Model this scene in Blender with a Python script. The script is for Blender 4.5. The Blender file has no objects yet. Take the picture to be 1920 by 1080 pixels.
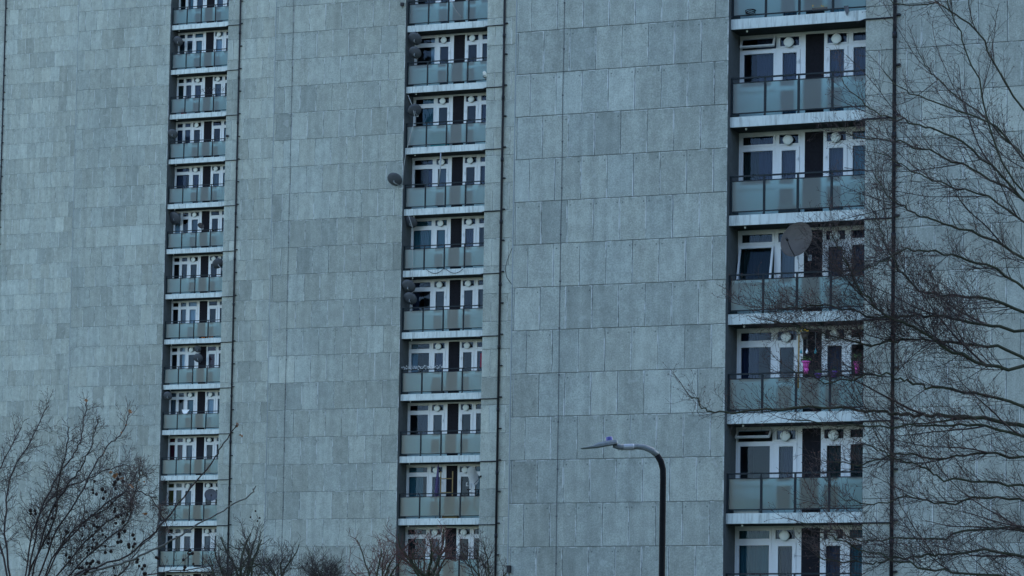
import bpy, math, random
from mathutils import Vector, Matrix
from math import sin, cos, pi, radians as RAD
rnd = random.Random(11)
C = bpy.context.scene.collection
sc = bpy.context.scene

# ------------------------------------------------------------------ camera
EYE = Vector((0, 0, 1.6))
FPX, PCX, PCY = 6000.0, 960.0, 912.04
PITCH, ROLL = RAD(4.586), RAD(0.9159)
_f = Vector((0, cos(PITCH), sin(PITCH))); _u = Vector((0, -sin(PITCH), cos(PITCH))); _x = Vector((1, 0, 0))
CR = _x * cos(ROLL) + _u * sin(ROLL); CU = -_x * sin(ROLL) + _u * cos(ROLL); CF = _f
cam = bpy.data.cameras.new('camera'); camo = bpy.data.objects.new('camera', cam); C.objects.link(camo)
cam.sensor_width = 36; cam.lens = FPX / 1920 * 36; cam.shift_y = (PCY - 540) / 1920
cam.clip_start = .5; cam.clip_end = 6000
M = Matrix((CR, CU, -CF)).transposed().to_4x4(); M.translation = EYE
camo.matrix_world = M; sc.camera = camo

# ------------------------------------------------------------------ light
w = bpy.data.worlds.new('World'); sc.world = w; w.use_nodes = True
nt = w.node_tree; bg = nt.nodes['Background']
sky = nt.nodes.new('ShaderNodeTexSky'); sky.sky_type = 'NISHITA'; sky.sun_disc = False
SUN_EL, SUN_AZ = RAD(42), RAD(22)          # compass bearing from +Y, clockwise; behind the towers, veiled
sky.sun_elevation = SUN_EL; sky.sun_rotation = SUN_AZ
sky.air_density = 1.0; sky.dust_density = 1.0; sky.ozone_density = 1.0
nt.links.new(sky.outputs[0], bg.inputs[0]); bg.inputs[1].default_value = .14
sun = bpy.data.lights.new('sun', 'SUN'); sun.energy = .5; sun.angle = RAD(20); sun.color = (1, .97, .92)
suno = bpy.data.objects.new('sun', sun); C.objects.link(suno)
sd = Vector((sin(SUN_AZ) * cos(SUN_EL), cos(SUN_AZ) * cos(SUN_EL), sin(SUN_EL)))
suno.rotation_euler = sd.to_track_quat('Z', 'Y').to_euler()
sc.view_settings.view_transform = 'Standard'; sc.view_settings.look = 'None'
sc.view_settings.exposure = 1.95; sc.view_settings.gamma = 1; sc.view_settings.use_curve_mapping = False

# ------------------------------------------------------------------ materials
def mat(name, col, rough=.8, spec=.3, metal=0, var=0, vscale=6, bump=0, bscale=30):
    m = bpy.data.materials.new(name); m.use_nodes = True; t = m.node_tree; p = t.nodes['Principled BSDF']
    p.inputs['Roughness'].default_value = rough; p.inputs['Specular IOR Level'].default_value = spec
    p.inputs['Metallic'].default_value = metal; p.inputs['Base Color'].default_value = (*col, 1)
    if var or bump:
        tc = t.nodes.new('ShaderNodeTexCoord')
    if var:
        n = t.nodes.new('ShaderNodeTexNoise'); n.inputs['Scale'].default_value = vscale; n.inputs['Detail'].default_value = 6; n.inputs['Roughness'].default_value = .65
        t.links.new(tc.outputs['Object'], n.inputs['Vector'])
        r = t.nodes.new('ShaderNodeMapRange'); r.inputs[1].default_value = .25; r.inputs[2].default_value = .75
        r.inputs[3].default_value = 1 - var; r.inputs[4].default_value = 1 + var
        t.links.new(n.outputs[0], r.inputs[0])
        v = t.nodes.new('ShaderNodeVectorMath'); v.operation = 'SCALE'; v.inputs[0].default_value = col
        t.links.new(r.outputs[0], v.inputs['Scale']); t.links.new(v.outputs[0], p.inputs['Base Color'])
    if bump:
        n2 = t.nodes.new('ShaderNodeTexNoise'); n2.inputs['Scale'].default_value = bscale; n2.inputs['Detail'].default_value = 5
        t.links.new(tc.outputs['Object'], n2.inputs['Vector'])
        b = t.nodes.new('ShaderNodeBump'); b.inputs['Strength'].default_value = bump; b.inputs['Distance'].default_value = .02
        t.links.new(n2.outputs[0], b.inputs['Height']); t.links.new(b.outputs[0], p.inputs['Normal'])
    return m

class NT:                                   # small node helper
    def __init__(s, t): s.t = t
    def n(s, k, **kw):
        nd = s.t.nodes.new(k)
        for a, v in kw.items(): setattr(nd, a, v)
        return nd
    def put(s, sock, v):
        if isinstance(v, bpy.types.NodeSocket): s.t.links.new(v, sock)
        else: sock.default_value = v
    def math(s, op, a, b=0.0, c=None, clamp=False):
        nd = s.n('ShaderNodeMath', operation=op, use_clamp=clamp); s.put(nd.inputs[0], a); s.put(nd.inputs[1], b)
        if c is not None: s.put(nd.inputs[2], c)
        return nd.outputs[0]
    def rng(s, v, a, b, c, d):
        nd = s.n('ShaderNodeMapRange'); nd.clamp = True
        for i, q in enumerate((v, a, b, c, d)): s.put(nd.inputs[i], q)
        return nd.outputs[0]
    def noise(s, vec, scale, detail=5, rough=.6, dim='3D'):
        nd = s.n('ShaderNodeTexNoise'); s.put(nd.inputs['Vector'], vec); nd.inputs['Scale'].default_value = scale
        nd.inputs['Detail'].default_value = detail; nd.inputs['Roughness'].default_value = rough; return nd.outputs[0]
    def mapping(s, vec, scale):
        nd = s.n('ShaderNodeMapping'); s.put(nd.inputs['Vector'], vec); nd.inputs['Scale'].default_value = scale; return nd.outputs[0]
    def mix(s, f, a, b, mode='MIX'):
        nd = s.n('ShaderNodeMix', data_type='RGBA', blend_type=mode); nd.clamp_factor = True
        s.put(nd.inputs[0], f); s.put(nd.inputs[6], a); s.put(nd.inputs[7], b); return nd.outputs[2]

def panel_material(name, base, mott):
    """precast exposed-aggregate cladding: every panel its own tone, cloudy weathering, lime along some joints"""
    m = bpy.data.materials.new(name); m.use_nodes = True; h = NT(m.node_tree); p = m.node_tree.nodes['Principled BSDF']
    tc = h.n('ShaderNodeTexCoord'); obj = tc.outputs['Object']
    tone = h.n('ShaderNodeAttribute', attribute_name='tone').outputs['Fac']
    seed = h.n('ShaderNodeAttribute', attribute_name='seed').outputs['Fac']
    uv = h.n('ShaderNodeUVMap', uv_map='panel').outputs[0]
    sep = h.n('ShaderNodeSeparateXYZ'); h.put(sep.inputs[0], uv); U, V = sep.outputs[0], sep.outputs[1]
    off = h.n('ShaderNodeCombineXYZ'); h.put(off.inputs[0], h.math('MULTIPLY', seed, 37.0)); h.put(off.inputs[1], h.math('MULTIPLY', seed, 11.0))
    add = h.n('ShaderNodeVectorMath', operation='ADD'); h.put(add.inputs[0], obj); h.put(add.inputs[1], off.outputs[0]); loc = add.outputs[0]
    cloud = h.noise(h.mapping(loc, (3.4, 3.4, 2.6)), 1.0, 8, .68)
    grain = h.noise(loc, 26, 6, .75)
    streak = h.noise(h.mapping(obj, (3.2, 3.2, .22)), 1.0, 5, .6)
    big = h.noise(h.mapping(obj, (.16, .16, .07)), 1.0, 3, .5)
    v = h.math('ADD', .81, h.math('MULTIPLY', tone, .38))
    v = h.math('MULTIPLY', v, h.rng(cloud, .3, .7, 1 - mott, 1 + mott))
    v = h.math('MULTIPLY', v, h.rng(grain, .32, .68, .72, 1.28))
    v = h.math('MULTIPLY', v, h.rng(streak, .35, .72, 1.09, .84))
    v = h.math('MULTIPLY', v, h.rng(big, .3, .7, .90, 1.10))
    hue = h.mix(seed, (base[0] * .985, base[1] * 1.0, base[2] * 1.015, 1), (base[0] * 1.015, base[1] * 1.0, base[2] * .98, 1))
    sv = h.n('ShaderNodeVectorMath', operation='SCALE'); h.put(sv.inputs[0], hue); h.put(sv.inputs['Scale'], v); col = sv.outputs[0]
    # algae / damp darkening just under the top joint, patchy
    damp = h.math('MULTIPLY', h.rng(V, .99, .80, 1, 0), h.rng(h.noise(h.mapping(loc, (6, 6, 1)), 1, 4), .45, .65, 0, 1))
    col = h.mix(h.math('MULTIPLY', damp, .35), col, (.10, .125, .115, 1))
    # lime deposits: left/right edge and runs from the top edge
    side = h.math('MAXIMUM', h.rng(U, .958, .98, 0, 1), h.rng(U, .026, .010, 0, 1))
    lim = h.math('MULTIPLY', side, h.rng(h.noise(h.mapping(loc, (1.2, 1.2, 1.6)), 1, 5, .7), .46, .56, 0, 1))
    topl = h.math('MULTIPLY', h.rng(V, .978, .99, 0, 1), h.rng(h.noise(h.mapping(loc, (3, 3, 1)), 1, 5, .7), .50, .58, 0, 1))
    drip = h.math('MULTIPLY', h.rng(V, .78, 1.0, 0, 1), h.rng(h.noise(h.mapping(loc, (16, 16, .8)), 1, 3, .5), .70, .76, 0, 1))
    lime = h.math('MAXIMUM', h.math('MAXIMUM', lim, topl), h.math('MULTIPLY', drip, .7))
    col = h.mix(h.math('MULTIPLY', lime, .8), col, (.62, .66, .66, 1))
    # fixing plugs near the upper corners of some panels
    dx = h.math('MINIMUM', h.math('ABSOLUTE', h.math('SUBTRACT', U, .10)), h.math('ABSOLUTE', h.math('SUBTRACT', U, .90)))
    dx = h.math('MULTIPLY', dx, .77); dz = h.math('MULTIPLY', h.math('SUBTRACT', V, .885), 1.2)
    d2 = h.math('ADD', h.math('MULTIPLY', dx, dx), h.math('MULTIPLY', dz, dz))
    plug = h.math('MULTIPLY', h.math('LESS_THAN', d2, .00055), h.math('GREATER_THAN', h.math('FRACT', h.math('MULTIPLY', seed, 7.3)), .45))
    col = h.mix(h.math('MULTIPLY', plug, .6), col, (.06, .08, .085, 1))
    rust = h.math('MULTIPLY', h.rng(h.noise(h.mapping(obj, (1.6, 1.6, .22)), 1, 6, .75), .66, .74, 0, 1), .38)
    col = h.mix(rust, col, (.16, .15, .125, 1))
    fill = h.math('MULTIPLY', h.rng(h.noise(h.mapping(loc, (2.2, 2.2, 2.8)), 1, 3, .4), .70, .72, 0, 1), .35)
    col = h.mix(fill, col, (.40, .43, .42, 1))
    m.node_tree.links.new(col, p.inputs['Base Color'])
    p.inputs['Roughness'].default_value = .88; p.inputs['Specular IOR Level'].default_value = .25
    b = h.n('ShaderNodeBump'); b.inputs['Strength'].default_value = .5; b.inputs['Distance'].default_value = .012
    h.put(b.inputs['Height'], grain); m.node_tree.links.new(b.outputs[0], p.inputs['Normal'])
    return m

def fascia_material():
    m = bpy.data.materials.new('painted_concrete'); m.use_nodes = True; h = NT(m.node_tree); p = m.node_tree.nodes['Principled BSDF']
    obj = h.n('ShaderNodeTexCoord').outputs['Object']
    rl = h.n('ShaderNodeObjectInfo').outputs['Location']
    add = h.n('ShaderNodeVectorMath', operation='ADD'); h.put(add.inputs[0], obj); h.put(add.inputs[1], rl); loc = add.outputs[0]
    a = h.noise(h.mapping(loc, (3, 3, 1.2)), 1, 6, .7); b = h.noise(h.mapping(loc, (14, 14, 1.5)), 1, 4, .6)
    v = h.math('MULTIPLY', h.rng(a, .3, .7, .82, 1.1), h.rng(b, .50, .76, 1.04, .45))
    sv = h.n('ShaderNodeVectorMath', operation='SCALE'); h.put(sv.inputs[0], (.51, .575, .565)); h.put(sv.inputs['Scale'], v)
    m.node_tree.links.new(sv.outputs[0], p.inputs['Base Color']); p.inputs['Roughness'].default_value = .7
    return m

def window_glass():
    m = bpy.data.materials.new('window_glass'); m.use_nodes = True; t = m.node_tree; h = NT(t); t.nodes.clear()
    o = h.n('ShaderNodeOutputMaterial'); fr = h.n('ShaderNodeFresnel'); fr.inputs[0].default_value = 1.42
    tr = h.n('ShaderNodeBsdfTransparent'); tr.inputs[0].default_value = (.58, .68, .76, 1)
    gl = h.n('ShaderNodeBsdfGlossy'); gl.inputs['Roughness'].default_value = .03; gl.inputs[0].default_value = (.36, .46, .62, 1)
    mx = h.n('ShaderNodeMixShader'); t.links.new(fr.outputs[0], mx.inputs[0]); t.links.new(tr.outputs[0], mx.inputs[1]); t.links.new(gl.outputs[0], mx.inputs[2])
    t.links.new(mx.outputs[0], o.inputs[0]); return m

def frosted_glass():
    m = bpy.data.materials.new('frosted_wired_glass'); m.use_nodes = True; t = m.node_tree; h = NT(t); t.nodes.clear()
    o = h.n('ShaderNodeOutputMaterial')
    obj = h.n('ShaderNodeTexCoord').outputs['Object']
    rl = h.n('ShaderNodeObjectInfo').outputs['Location']
    add = h.n('ShaderNodeVectorMath', operation='ADD'); h.put(add.inputs[0], obj); h.put(add.inputs[1], rl)
    dirt = h.noise(h.mapping(add.outputs[0], (2, 2, 2.5)), 1, 5, .65)
    g = h.n('ShaderNodeBsdfRefraction'); g.inputs['Roughness'].default_value = .42; g.inputs['IOR'].default_value = 1.33
    g.inputs['Color'].default_value = (.34, .62, .62, 1)
    d = h.n('ShaderNodeBsdfDiffuse'); h.put(d.inputs[0], h.mix(h.rng(dirt, .35, .65, 0, 1), (.07, .125, .115, 1), (.15, .225, .205, 1)))
    tl = h.n('ShaderNodeBsdfTranslucent'); tl.inputs[0].default_value = (.34, .56, .58, 1)
    gl = h.n('ShaderNodeBsdfGlossy'); gl.inputs['Roughness'].default_value = .25
    m1 = h.n('ShaderNodeMixShader'); m1.inputs[0].default_value = .14; t.links.new(g.outputs[0], m1.inputs[1]); t.links.new(d.outputs[0], m1.inputs[2])
    m3 = h.n('ShaderNodeMixShader'); m3.inputs[0].default_value = .20; t.links.new(m1.outputs[0], m3.inputs[1]); t.links.new(tl.outputs[0], m3.inputs[2])
    m2 = h.n('ShaderNodeMixShader'); m2.inputs[0].default_value = .05; t.links.new(m3.outputs[0], m2.inputs[1]); t.links.new(gl.outputs[0], m2.inputs[2])
    t.links.new(m2.outputs[0], o.inputs[0]); return m

PB = (.300, .331, .303)
MAT = dict(
    panel=panel_material('precast_panel', PB, .17), core=mat('joint_mortar', (.20, .23, .235), .95),
    side=mat('side_concrete', (.27, .31, .32), .9, var=.12, vscale=3),
    reveal=mat('reveal_concrete', (.075, .088, .094), .85, var=.2, vscale=4),  # reveal: concrete darkened, recess shade put into its colour
    fascia=fascia_material(), room=mat('room_plaster', (.07, .075, .085), .9), soffit=mat('soffit_shade', (.03, .036, .038), .95, var=.3, vscale=4),  # soffit: near black, the shade under the slab is in its colour
    upvc=mat('white_upvc', (.60, .64, .66), .35, .5, var=.04, vscale=9), glass=window_glass(), frosted=frosted_glass(),
    rail=mat('dark_railing_paint', (.012, .02, .026), .6, .25), brick=mat('dark_brick', (.009, .009, .013), .95, var=.35, vscale=14),
    pipe=mat('black_pipe', (.012, .013, .018), .65, .25, var=.3, vscale=5), lampw=mat('lamp_diffuser', (.66, .72, .70), .4, .5),
    black=mat('black_plastic', (.015, .015, .018), .6), grey=mat('grey_steel', (.30, .33, .35), .45, .5, .4, var=.15, vscale=12),
    column=mat('black_column_paint', (.005, .006, .008), .75, .12, var=.5, vscale=16), armp=mat('weathered_arm_paint', (.13, .155, .165), .5, .5, var=.3, vscale=18),
    dishg=mat('dish_grey', (.062, .070, .085), .6, .4, var=.15, vscale=8), dishw=mat('dish_white', (.62, .64, .60), .5, .4, var=.1, vscale=8),
    dishb=mat('dish_brown', (.065, .056, .048), .6, .4, var=.25, vscale=6), cable=mat('pale_cable', (.38, .40, .40), .7),
    violet=mat('violet_plastic', (.05, .055, .24), .45, .5), wood=mat('bamboo', (.24, .17, .07), .7, var=.3, vscale=20),
    pink=mat('pink_plastic', (.62, .08, .38), .45, .5), purple=mat('purple_plastic', (.10, .04, .24), .45, .5),
    leaf=mat('leaf', (.06, .10, .035), .7, var=.4, vscale=30), yellow=mat('yellow_flower', (.75, .45, .03), .7), orange=mat('orange_peel', (.75, .22, .03), .6),
    teal=mat('teal_bottle', (.05, .30, .34), .25, .6), cloth=mat('white_cloth', (.75, .78, .80), .9), red=mat('red_cloth', (.22, .03, .06), .9),
    bark=mat('dark_bark', (.030, .028, .026), .9, var=.4, vscale=8, bump=.5), mossy=mat('mossy_bark', (.040, .046, .030), .95, var=.5, vscale=5, bump=.5),
    twig=mat('twig', (.036, .028, .028), .85), redtwig=mat('red_twig', (.085, .040, .038), .85), paletwig=mat('pale_twig', (.10, .10, .095), .85, var=.4, vscale=8), seed=mat('seed_ball', (.022, .014, .013), .95, bump=.8, bscale=200),
    dead=mat('dead_leaf', (.22, .11, .05), .85), grass=mat('grass_ground', (.045, .065, .025), .95, var=.4, vscale=.4), tarmac=mat('tarmac', (.05, .05, .052), .9, var=.2, vscale=3),
    kerb=mat('kerb_stone', (.28, .28, .27), .9, var=.15, vscale=4))
CURT = [mat('curtain_%s' % n, c, .95, .1) for n, c in (('slate', (.07, .078, .115)), ('navy', (.035, .05, .095)), ('teal', (.08, .20, .22)), ('grey', (.13, .165, .19)),
        ('green', (.03, .05, .045)), ('white', (.45, .55, .60)), ('wine', (.09, .018, .03)), ('ochre', (.12, .10, .025)))]

# ------------------------------------------------------------------ mesh building
class MB:
    def __init__(s): s.v = []; s.f = []; s.sm = []
    def box(s, x0, x1, y0, y1, z0, z1):
        b = len(s.v); s.v += [(x, y, z) for z in (z0, z1) for y in (y0, y1) for x in (x0, x1)]
        for q in ((0, 2, 3, 1), (4, 5, 7, 6), (0, 1, 5, 4), (2, 6, 7, 3), (0, 4, 6, 2), (1, 3, 7, 5)): s.f.append(tuple(b + i for i in q)); s.sm.append(False)
        return s
    def ring(s, x0, x1, z0, z1, w, y0, y1):
        s.box(x0, x0 + w, y0, y1, z0, z1); s.box(x1 - w, x1, y0, y1, z0, z1)
        s.box(x0 + w, x1 - w, y0, y1, z0, z0 + w); s.box(x0 + w, x1 - w, y0, y1, z1 - w, z1); return s
    def obox(s, c, ax, ay, az):             # oriented box: centre, three half vectors
        b = len(s.v); c = Vector(c)
        for k in (-1, 1):
            for j in (-1, 1):
                for i in (-1, 1): s.v.append(tuple(c + ax * i + ay * j + az * k))
        for q in ((0, 2, 3, 1), (4, 5, 7, 6), (0, 1, 5, 4), (2, 6, 7, 3), (0, 4, 6, 2), (1, 3, 7, 5)): s.f.append(tuple(b + i for i in q)); s.sm.append(False)
        return s
    def tube(s, pts, r, n=8, cap=True, smooth=True):
        pts = [Vector(p) for p in pts]
        if not isinstance(r, (list, tuple)): r = [r] * len(pts)
        b = len(s.v); ref = None
        for i, p in enumerate(pts):
            d = (pts[min(i + 1, len(pts) - 1)] - pts[max(i - 1, 0)])
            if d.length < 1e-9: d = Vector((0, 0, 1))
            d.normalize()
            if ref is None:
                ref = d.orthogonal().normalized()
            ref = (ref - d * ref.dot(d))
            if ref.length < 1e-6: ref = d.orthogonal()
            ref.normalize(); q = d.cross(ref)
            for k in range(n):
                a = 2 * pi * k / n; s.v.append(tuple(p + (ref * cos(a) + q * sin(a)) * r[i]))
        for i in range(len(pts) - 1):
            for k in range(n):
                k2 = (k + 1) % n; s.f.append((b + i * n + k, b + i * n + k2, b + (i + 1) * n + k2, b + (i + 1) * n + k)); s.sm.append(smooth)
        if cap:
            s.f.append(tuple(b + k for k in range(n))[::-1]); s.sm.append(False)
            e = b + (len(pts) - 1) * n; s.f.append(tuple(e + k for k in range(n))); s.sm.append(False)
        return s
    def lathe(s, prof, o=(0, 0, 0), ax=Vector((0, 0, 1)), n=20, sx=1., sq=0):
        ax = Vector(ax).normalized(); a1 = ax.orthogonal().normalized(); a2 = ax.cross(a1); o = Vector(o); b = len(s.v)
        for (r, h) in prof:
            for k in range(n):
                a = 2 * pi * k / n
                rr = r * (1 + sq * (abs(sin(2 * a)) ** 1.5))
                s.v.append(tuple(o + ax * h + (a1 * cos(a) * sx + a2 * sin(a)) * rr))
        for i in range(len(prof) - 1):
            for k in range(n):
                k2 = (k + 1) % n; s.f.append((b + i * n + k, b + i * n + k2, b + (i + 1) * n + k2, b + (i + 1) * n + k)); s.sm.append(True)
        s.f.append(tuple(b + k for k in range(n))[::-1]); s.sm.append(False)
        e = b + (len(prof) - 1) * n; s.f.append(tuple(e + k for k in range(n))); s.sm.append(False)
        return s
    def ball(s, c, r, n=7, m=5, sc_=(1, 1, 1)):
        b = len(s.v); c = Vector(c)
        for i in range(m + 1):
            t = pi * i / m
            for k in range(n):
                a = 2 * pi * k / n; s.v.append((c.x + r * sc_[0] * sin(t) * cos(a), c.y + r * sc_[1] * sin(t) * sin(a), c.z + r * sc_[2] * cos(t)))
        for i in range(m):
            for k in range(n):
                k2 = (k + 1) % n; s.f.append((b + i * n + k, b + (i + 1) * n + k, b + (i + 1) * n + k2, b + i * n + k2)); s.sm.append(True)
        return s
    def quad(s, a, b_, c, d):
        b = len(s.v); s.v += [tuple(a), tuple(b_), tuple(c), tuple(d)]; s.f.append((b, b + 1, b + 2, b + 3)); s.sm.append(False); return s
    def mesh(s, name, m):
        me = bpy.data.meshes.new(name); me.from_pydata(s.v, [], s.f); me.polygons.foreach_set('use_smooth', s.sm)
        me.materials.append(m); me.update(); return me
    def build(s, name, m, parent=None, loc=(0, 0, 0)):
        return link(name, s.mesh(name, m), parent, loc)

def link(name, me, parent=None, loc=(0, 0, 0)):
    o = bpy.data.objects.new(name, me); C.objects.link(o); o.location = loc
    if parent: o.parent = parent
    return o
def tag(o, label=None, cat=None, group=None, kind=None):
    if label: o['label'] = label
    if cat: o['category'] = cat
    if group: o['group'] = group
    if kind: o['kind'] = kind
    return o
def empty(name, loc, rz=0):
    o = bpy.data.objects.new(name, None); C.objects.link(o); o.location = loc; o.rotation_euler = (0, 0, rz); o.empty_display_size = .3; return o

def ray(x, y): return (CR * ((x - PCX) / FPX) + CU * (-(y - PCY) / FPX) + CF)
def at(x, y, Y):                            # pixel of the photograph + distance along +Y -> world point
    d = ray(x, y); return EYE + d * (Y / d.y)

# ------------------------------------------------------------------ the towers
PW, PH, BAY, PIER = .77, 1.2, 3.85, .82
SLABF, WINP = .20, 1.02                      # recess depth of slab edge and of the window wall
TOP = 62.0
class Tower: pass
def make_tower(key, label, theta, Y, s_wr, zc, zs, left_w, right_w, mod, nfl, half_odd, split, cloudy=None):
    T = Tower(); th = RAD(theta)
    a = Vector((cos(th), -sin(th), 0)); n = Vector((sin(th), cos(th), 0))
    O = Vector((0, Y, 0)) + a * s_wr; T.O = O; T.a = a; T.n = n; T.th = th
    T.zs = zs + 1.6                          # soffit of slab 0 above ground
    root = empty('residential_tower', O, -th); T.root = root
    tag(root, label, 'tower block')
    zc = (zc + 1.6) % PH                     # a course line above the ground
    r = random.Random(key * 77 + 5)
    # cladding panels
    v, f, uvs, tone, seed = [], [], [], [], []
    yb = .035
    def panel(x0, x1, z0, z1, tn, sd):
        g = .0085; e = .004
        x0 += r.choice((.003, .004, .008)); x1 -= r.choice((.003, .004, .008)); z0 += g * r.uniform(.6, 1.2); z1 -= g * r.uniform(.5, 1)
        if x1 - x0 < .03 or z1 - z0 < .03: return
        b = len(v); w_ = x1 - x0; hh = z1 - z0; dy = r.uniform(-.003, .003)
        v.extend([(x0, yb, z0), (x1, yb, z0), (x1, yb, z1), (x0, yb, z1), (x0 + e, dy, z0 + e), (x1 - e, dy, z0 + e), (x1 - e, dy, z1 - e), (x0 + e, dy, z1 - e)])
        for q in ((4, 5, 6, 7), (0, 1, 5, 4), (1, 2, 6, 5), (2, 3, 7, 6), (3, 0, 4, 7)):
            f.append(tuple(b + i for i in q)); tone.append(tn); seed.append(sd)
            for i in q:
                uvs.append(((v[b + i][0] - x0) / w_, (v[b + i][2] - z0) / hh))
    rows = int(TOP / PH) + 2; i0 = int(round((zs + 1.6 - 0) / PH))
    # parity fixed by the photographed row 0 under the topmost measured course line
    for k in range(-1, rows):
        z0 = zc + k * PH; z1 = z0 + PH
        if z1 > TOP: z1 = TOP
        if z0 < .0: z0 = .0
        if z1 - z0 < .1: continue
        kk = int(round((T_zc0(key) - (zc + (k + 1) * PH)) / PH))   # row index counted down from course line 0
        full = (kk % 2 == (1 if half_odd else 0))
        rowt = r.gauss(0, .05)
        for seg in (0, 1):
            if seg == 0:
                xs = [0.0]; x = -(PW if full else PW / 2)
                while x > -left_w + .04: xs.append(x); x -= PW
                xs.append(-left_w); xs = xs[::-1]
            else:
                xs = [BAY]; x = BAY + (PW if full else PW / 2)
                while x < BAY + right_w - .04: xs.append(x); x += PW
                xs.append(BAY + right_w)
            run = 0
            for i in range(len(xs) - 1):
                if run <= 0: bt = r.gauss(.5, .20); run = r.choice((1, 1, 1, 2, 2, 3))
                run -= 1
                tn = bt + r.gauss(0, .05) + rowt
                if r.random() < .02: tn += .45
                if r.random() < .05: tn -= .3
                panel(xs[i], xs[i + 1], z0, z1, max(-.1, min(1.25, tn)), r.random())
    me = bpy.data.meshes.new('cladding'); me.from_pydata(v, [], f)
    uvl = me.uv_layers.new(name='panel'); uvl.data.foreach_set('uv', [c for q in uvs for c in q])
    at1 = me.attributes.new('tone', 'FLOAT', 'FACE'); at1.data.foreach_set('value', tone)
    at2 = me.attributes.new('seed', 'FLOAT', 'FACE'); at2.data.foreach_set('value', seed)
    me.materials.append(MAT['panel']); me.update(); link('cladding', me, root)
    # body behind the cladding, with the balcony recess
    D = 14.0; m = MB()
    m.box(-left_w, -.012, .028, D, 0, TOP); m.box(BAY + .012, BAY + right_w, .028, D, 0, TOP)
    m.box(-.012, BAY + .012, 2.6, D, 0, TOP)
    m.build('wall', MAT['core'], root)
    m = MB(); m.box(-left_w - .03, -left_w - .002, .002, D, 0, TOP - .003); m.box(BAY + right_w + .002, BAY + right_w + .03, .002, D, 0, TOP - .003)
    m.box(-left_w, BAY + right_w, D + .002, D + .03, 0, TOP - .003); m.box(-left_w - .1, BAY + right_w + .1, -.08, D + .1, TOP + .01, TOP + .9)
    m.build('side_wall', MAT['side'], root)
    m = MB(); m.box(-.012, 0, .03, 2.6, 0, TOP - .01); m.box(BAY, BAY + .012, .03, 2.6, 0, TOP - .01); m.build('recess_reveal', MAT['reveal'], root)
    # party wall between the two flats of each balcony
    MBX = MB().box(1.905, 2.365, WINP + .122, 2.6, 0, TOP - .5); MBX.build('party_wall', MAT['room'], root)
    T.px = lambda x, y, depth=0.: T_local(T, x, y, depth)
    return T
ZC = {0: 19.7825, 1: 31.195, 2: 42.418, 3: 53.7}
def T_zc0(key): return ZC[key] + 1.6
def T_local(T, x, y, depth):
    d = ray(x, y); P0 = T.O + T.n * depth; t = (P0 - EYE).dot(T.n) / d.dot(T.n); P = EYE + d * t; q = P - T.O
    return Vector((q.dot(T.a), depth, P.z))
def T_world(T, p): return T.O + T.a * p[0] + T.n * p[1] + Vector((0, 0, p[2]))

towers = [
    make_tower(0, 'nearest grey panel tower, with the largest balconies and a street lamp in front', 22.018, 88.06, 6.14, ZC[0], 19.475, 6.22, 9.0, 0, 8, False, False),
    make_tower(1, 'middle grey panel tower, its dish on the outer wall edge, between the other two', 21.524, 135.73, -5.34, ZC[1], 30.899, 6.27, 9.0, 0, 12, True, False),
    make_tower(2, 'farthest grey panel tower with the smallest balconies, at the left', 21.635, 179.99, -22.41, ZC[2], 42.131, 6.25, 9.0, 0, 16, False, True)]
back = make_tower(3, 'plain grey panel tower wall behind the left edge of the farthest tower', 21.635, 234., -48.5, ZC[3], 53.4, 6.25, 9.0, 0, 0, False, False)

# ---- shared meshes for balconies (origin: bay left edge at soffit-of-slab level; local z up, floor at +.28)
SL = .28; FH = 2.42
def fl(z): return SL + z
S = {}
S['slab'] = MB().box(.004, BAY - .004, SLABF, 2.6, 0, SL).mesh('balcony_slab', MAT['fascia'])
S['soffit'] = MB().box(.006, BAY - .006, SLABF + .02, 2.5, -.012, -.002).mesh('soffit', MAT['soffit'])  # thin dark sheet below the slab that paints in the recess shade
m = MB(); ry0, ry1 = SLABF + .03, SLABF + .075
m.box(.01, BAY - .01, ry0 - .01, ry1 + .01, fl(1.05), fl(1.09)); m.box(.01, BAY - .01, ry0, ry1, fl(.925), fl(.95)); m.box(.01, BAY - .01, ry0, ry1, fl(.085), fl(.115))
PX = [.035 + i * (BAY - .07) / 4 for i in range(5)]
for i, x in enumerate(PX):
    m.box(x - .022, x + .022, ry0 - .004, ry1 - .004, SL, fl(1.05))
    m.box(x - .034, x - .0225, ry0 + .002, ry1 - .006, fl(.115), fl(.925)); m.box(x + .0225, x + .034, ry0 + .002, ry1 - .006, fl(.115), fl(.925))
    m.box(x - .03, x + .03, ry0 - .028, ry0 - .0045, SL - .06, SL + .05)
S['railing'] = m.mesh('railing', MAT['rail'])
S['frost'] = MB().box(-.4385, .4385, ry0 + .016, ry0 + .019, fl(.115), fl(.925))
_q = MB(); _q.quad((-.4385, ry0 + .016, fl(.115)), (.4385, ry0 + .016, fl(.115)), (.4385, ry0 + .016, fl(.925)), (-.4385, ry0 + .016, fl(.925)))
S['frost'] = _q.mesh('frosted_panel', MAT['frosted'])
Y0, Y1, YS = WINP, WINP + .07, WINP - .016   # fixed frame, sash face
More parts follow.
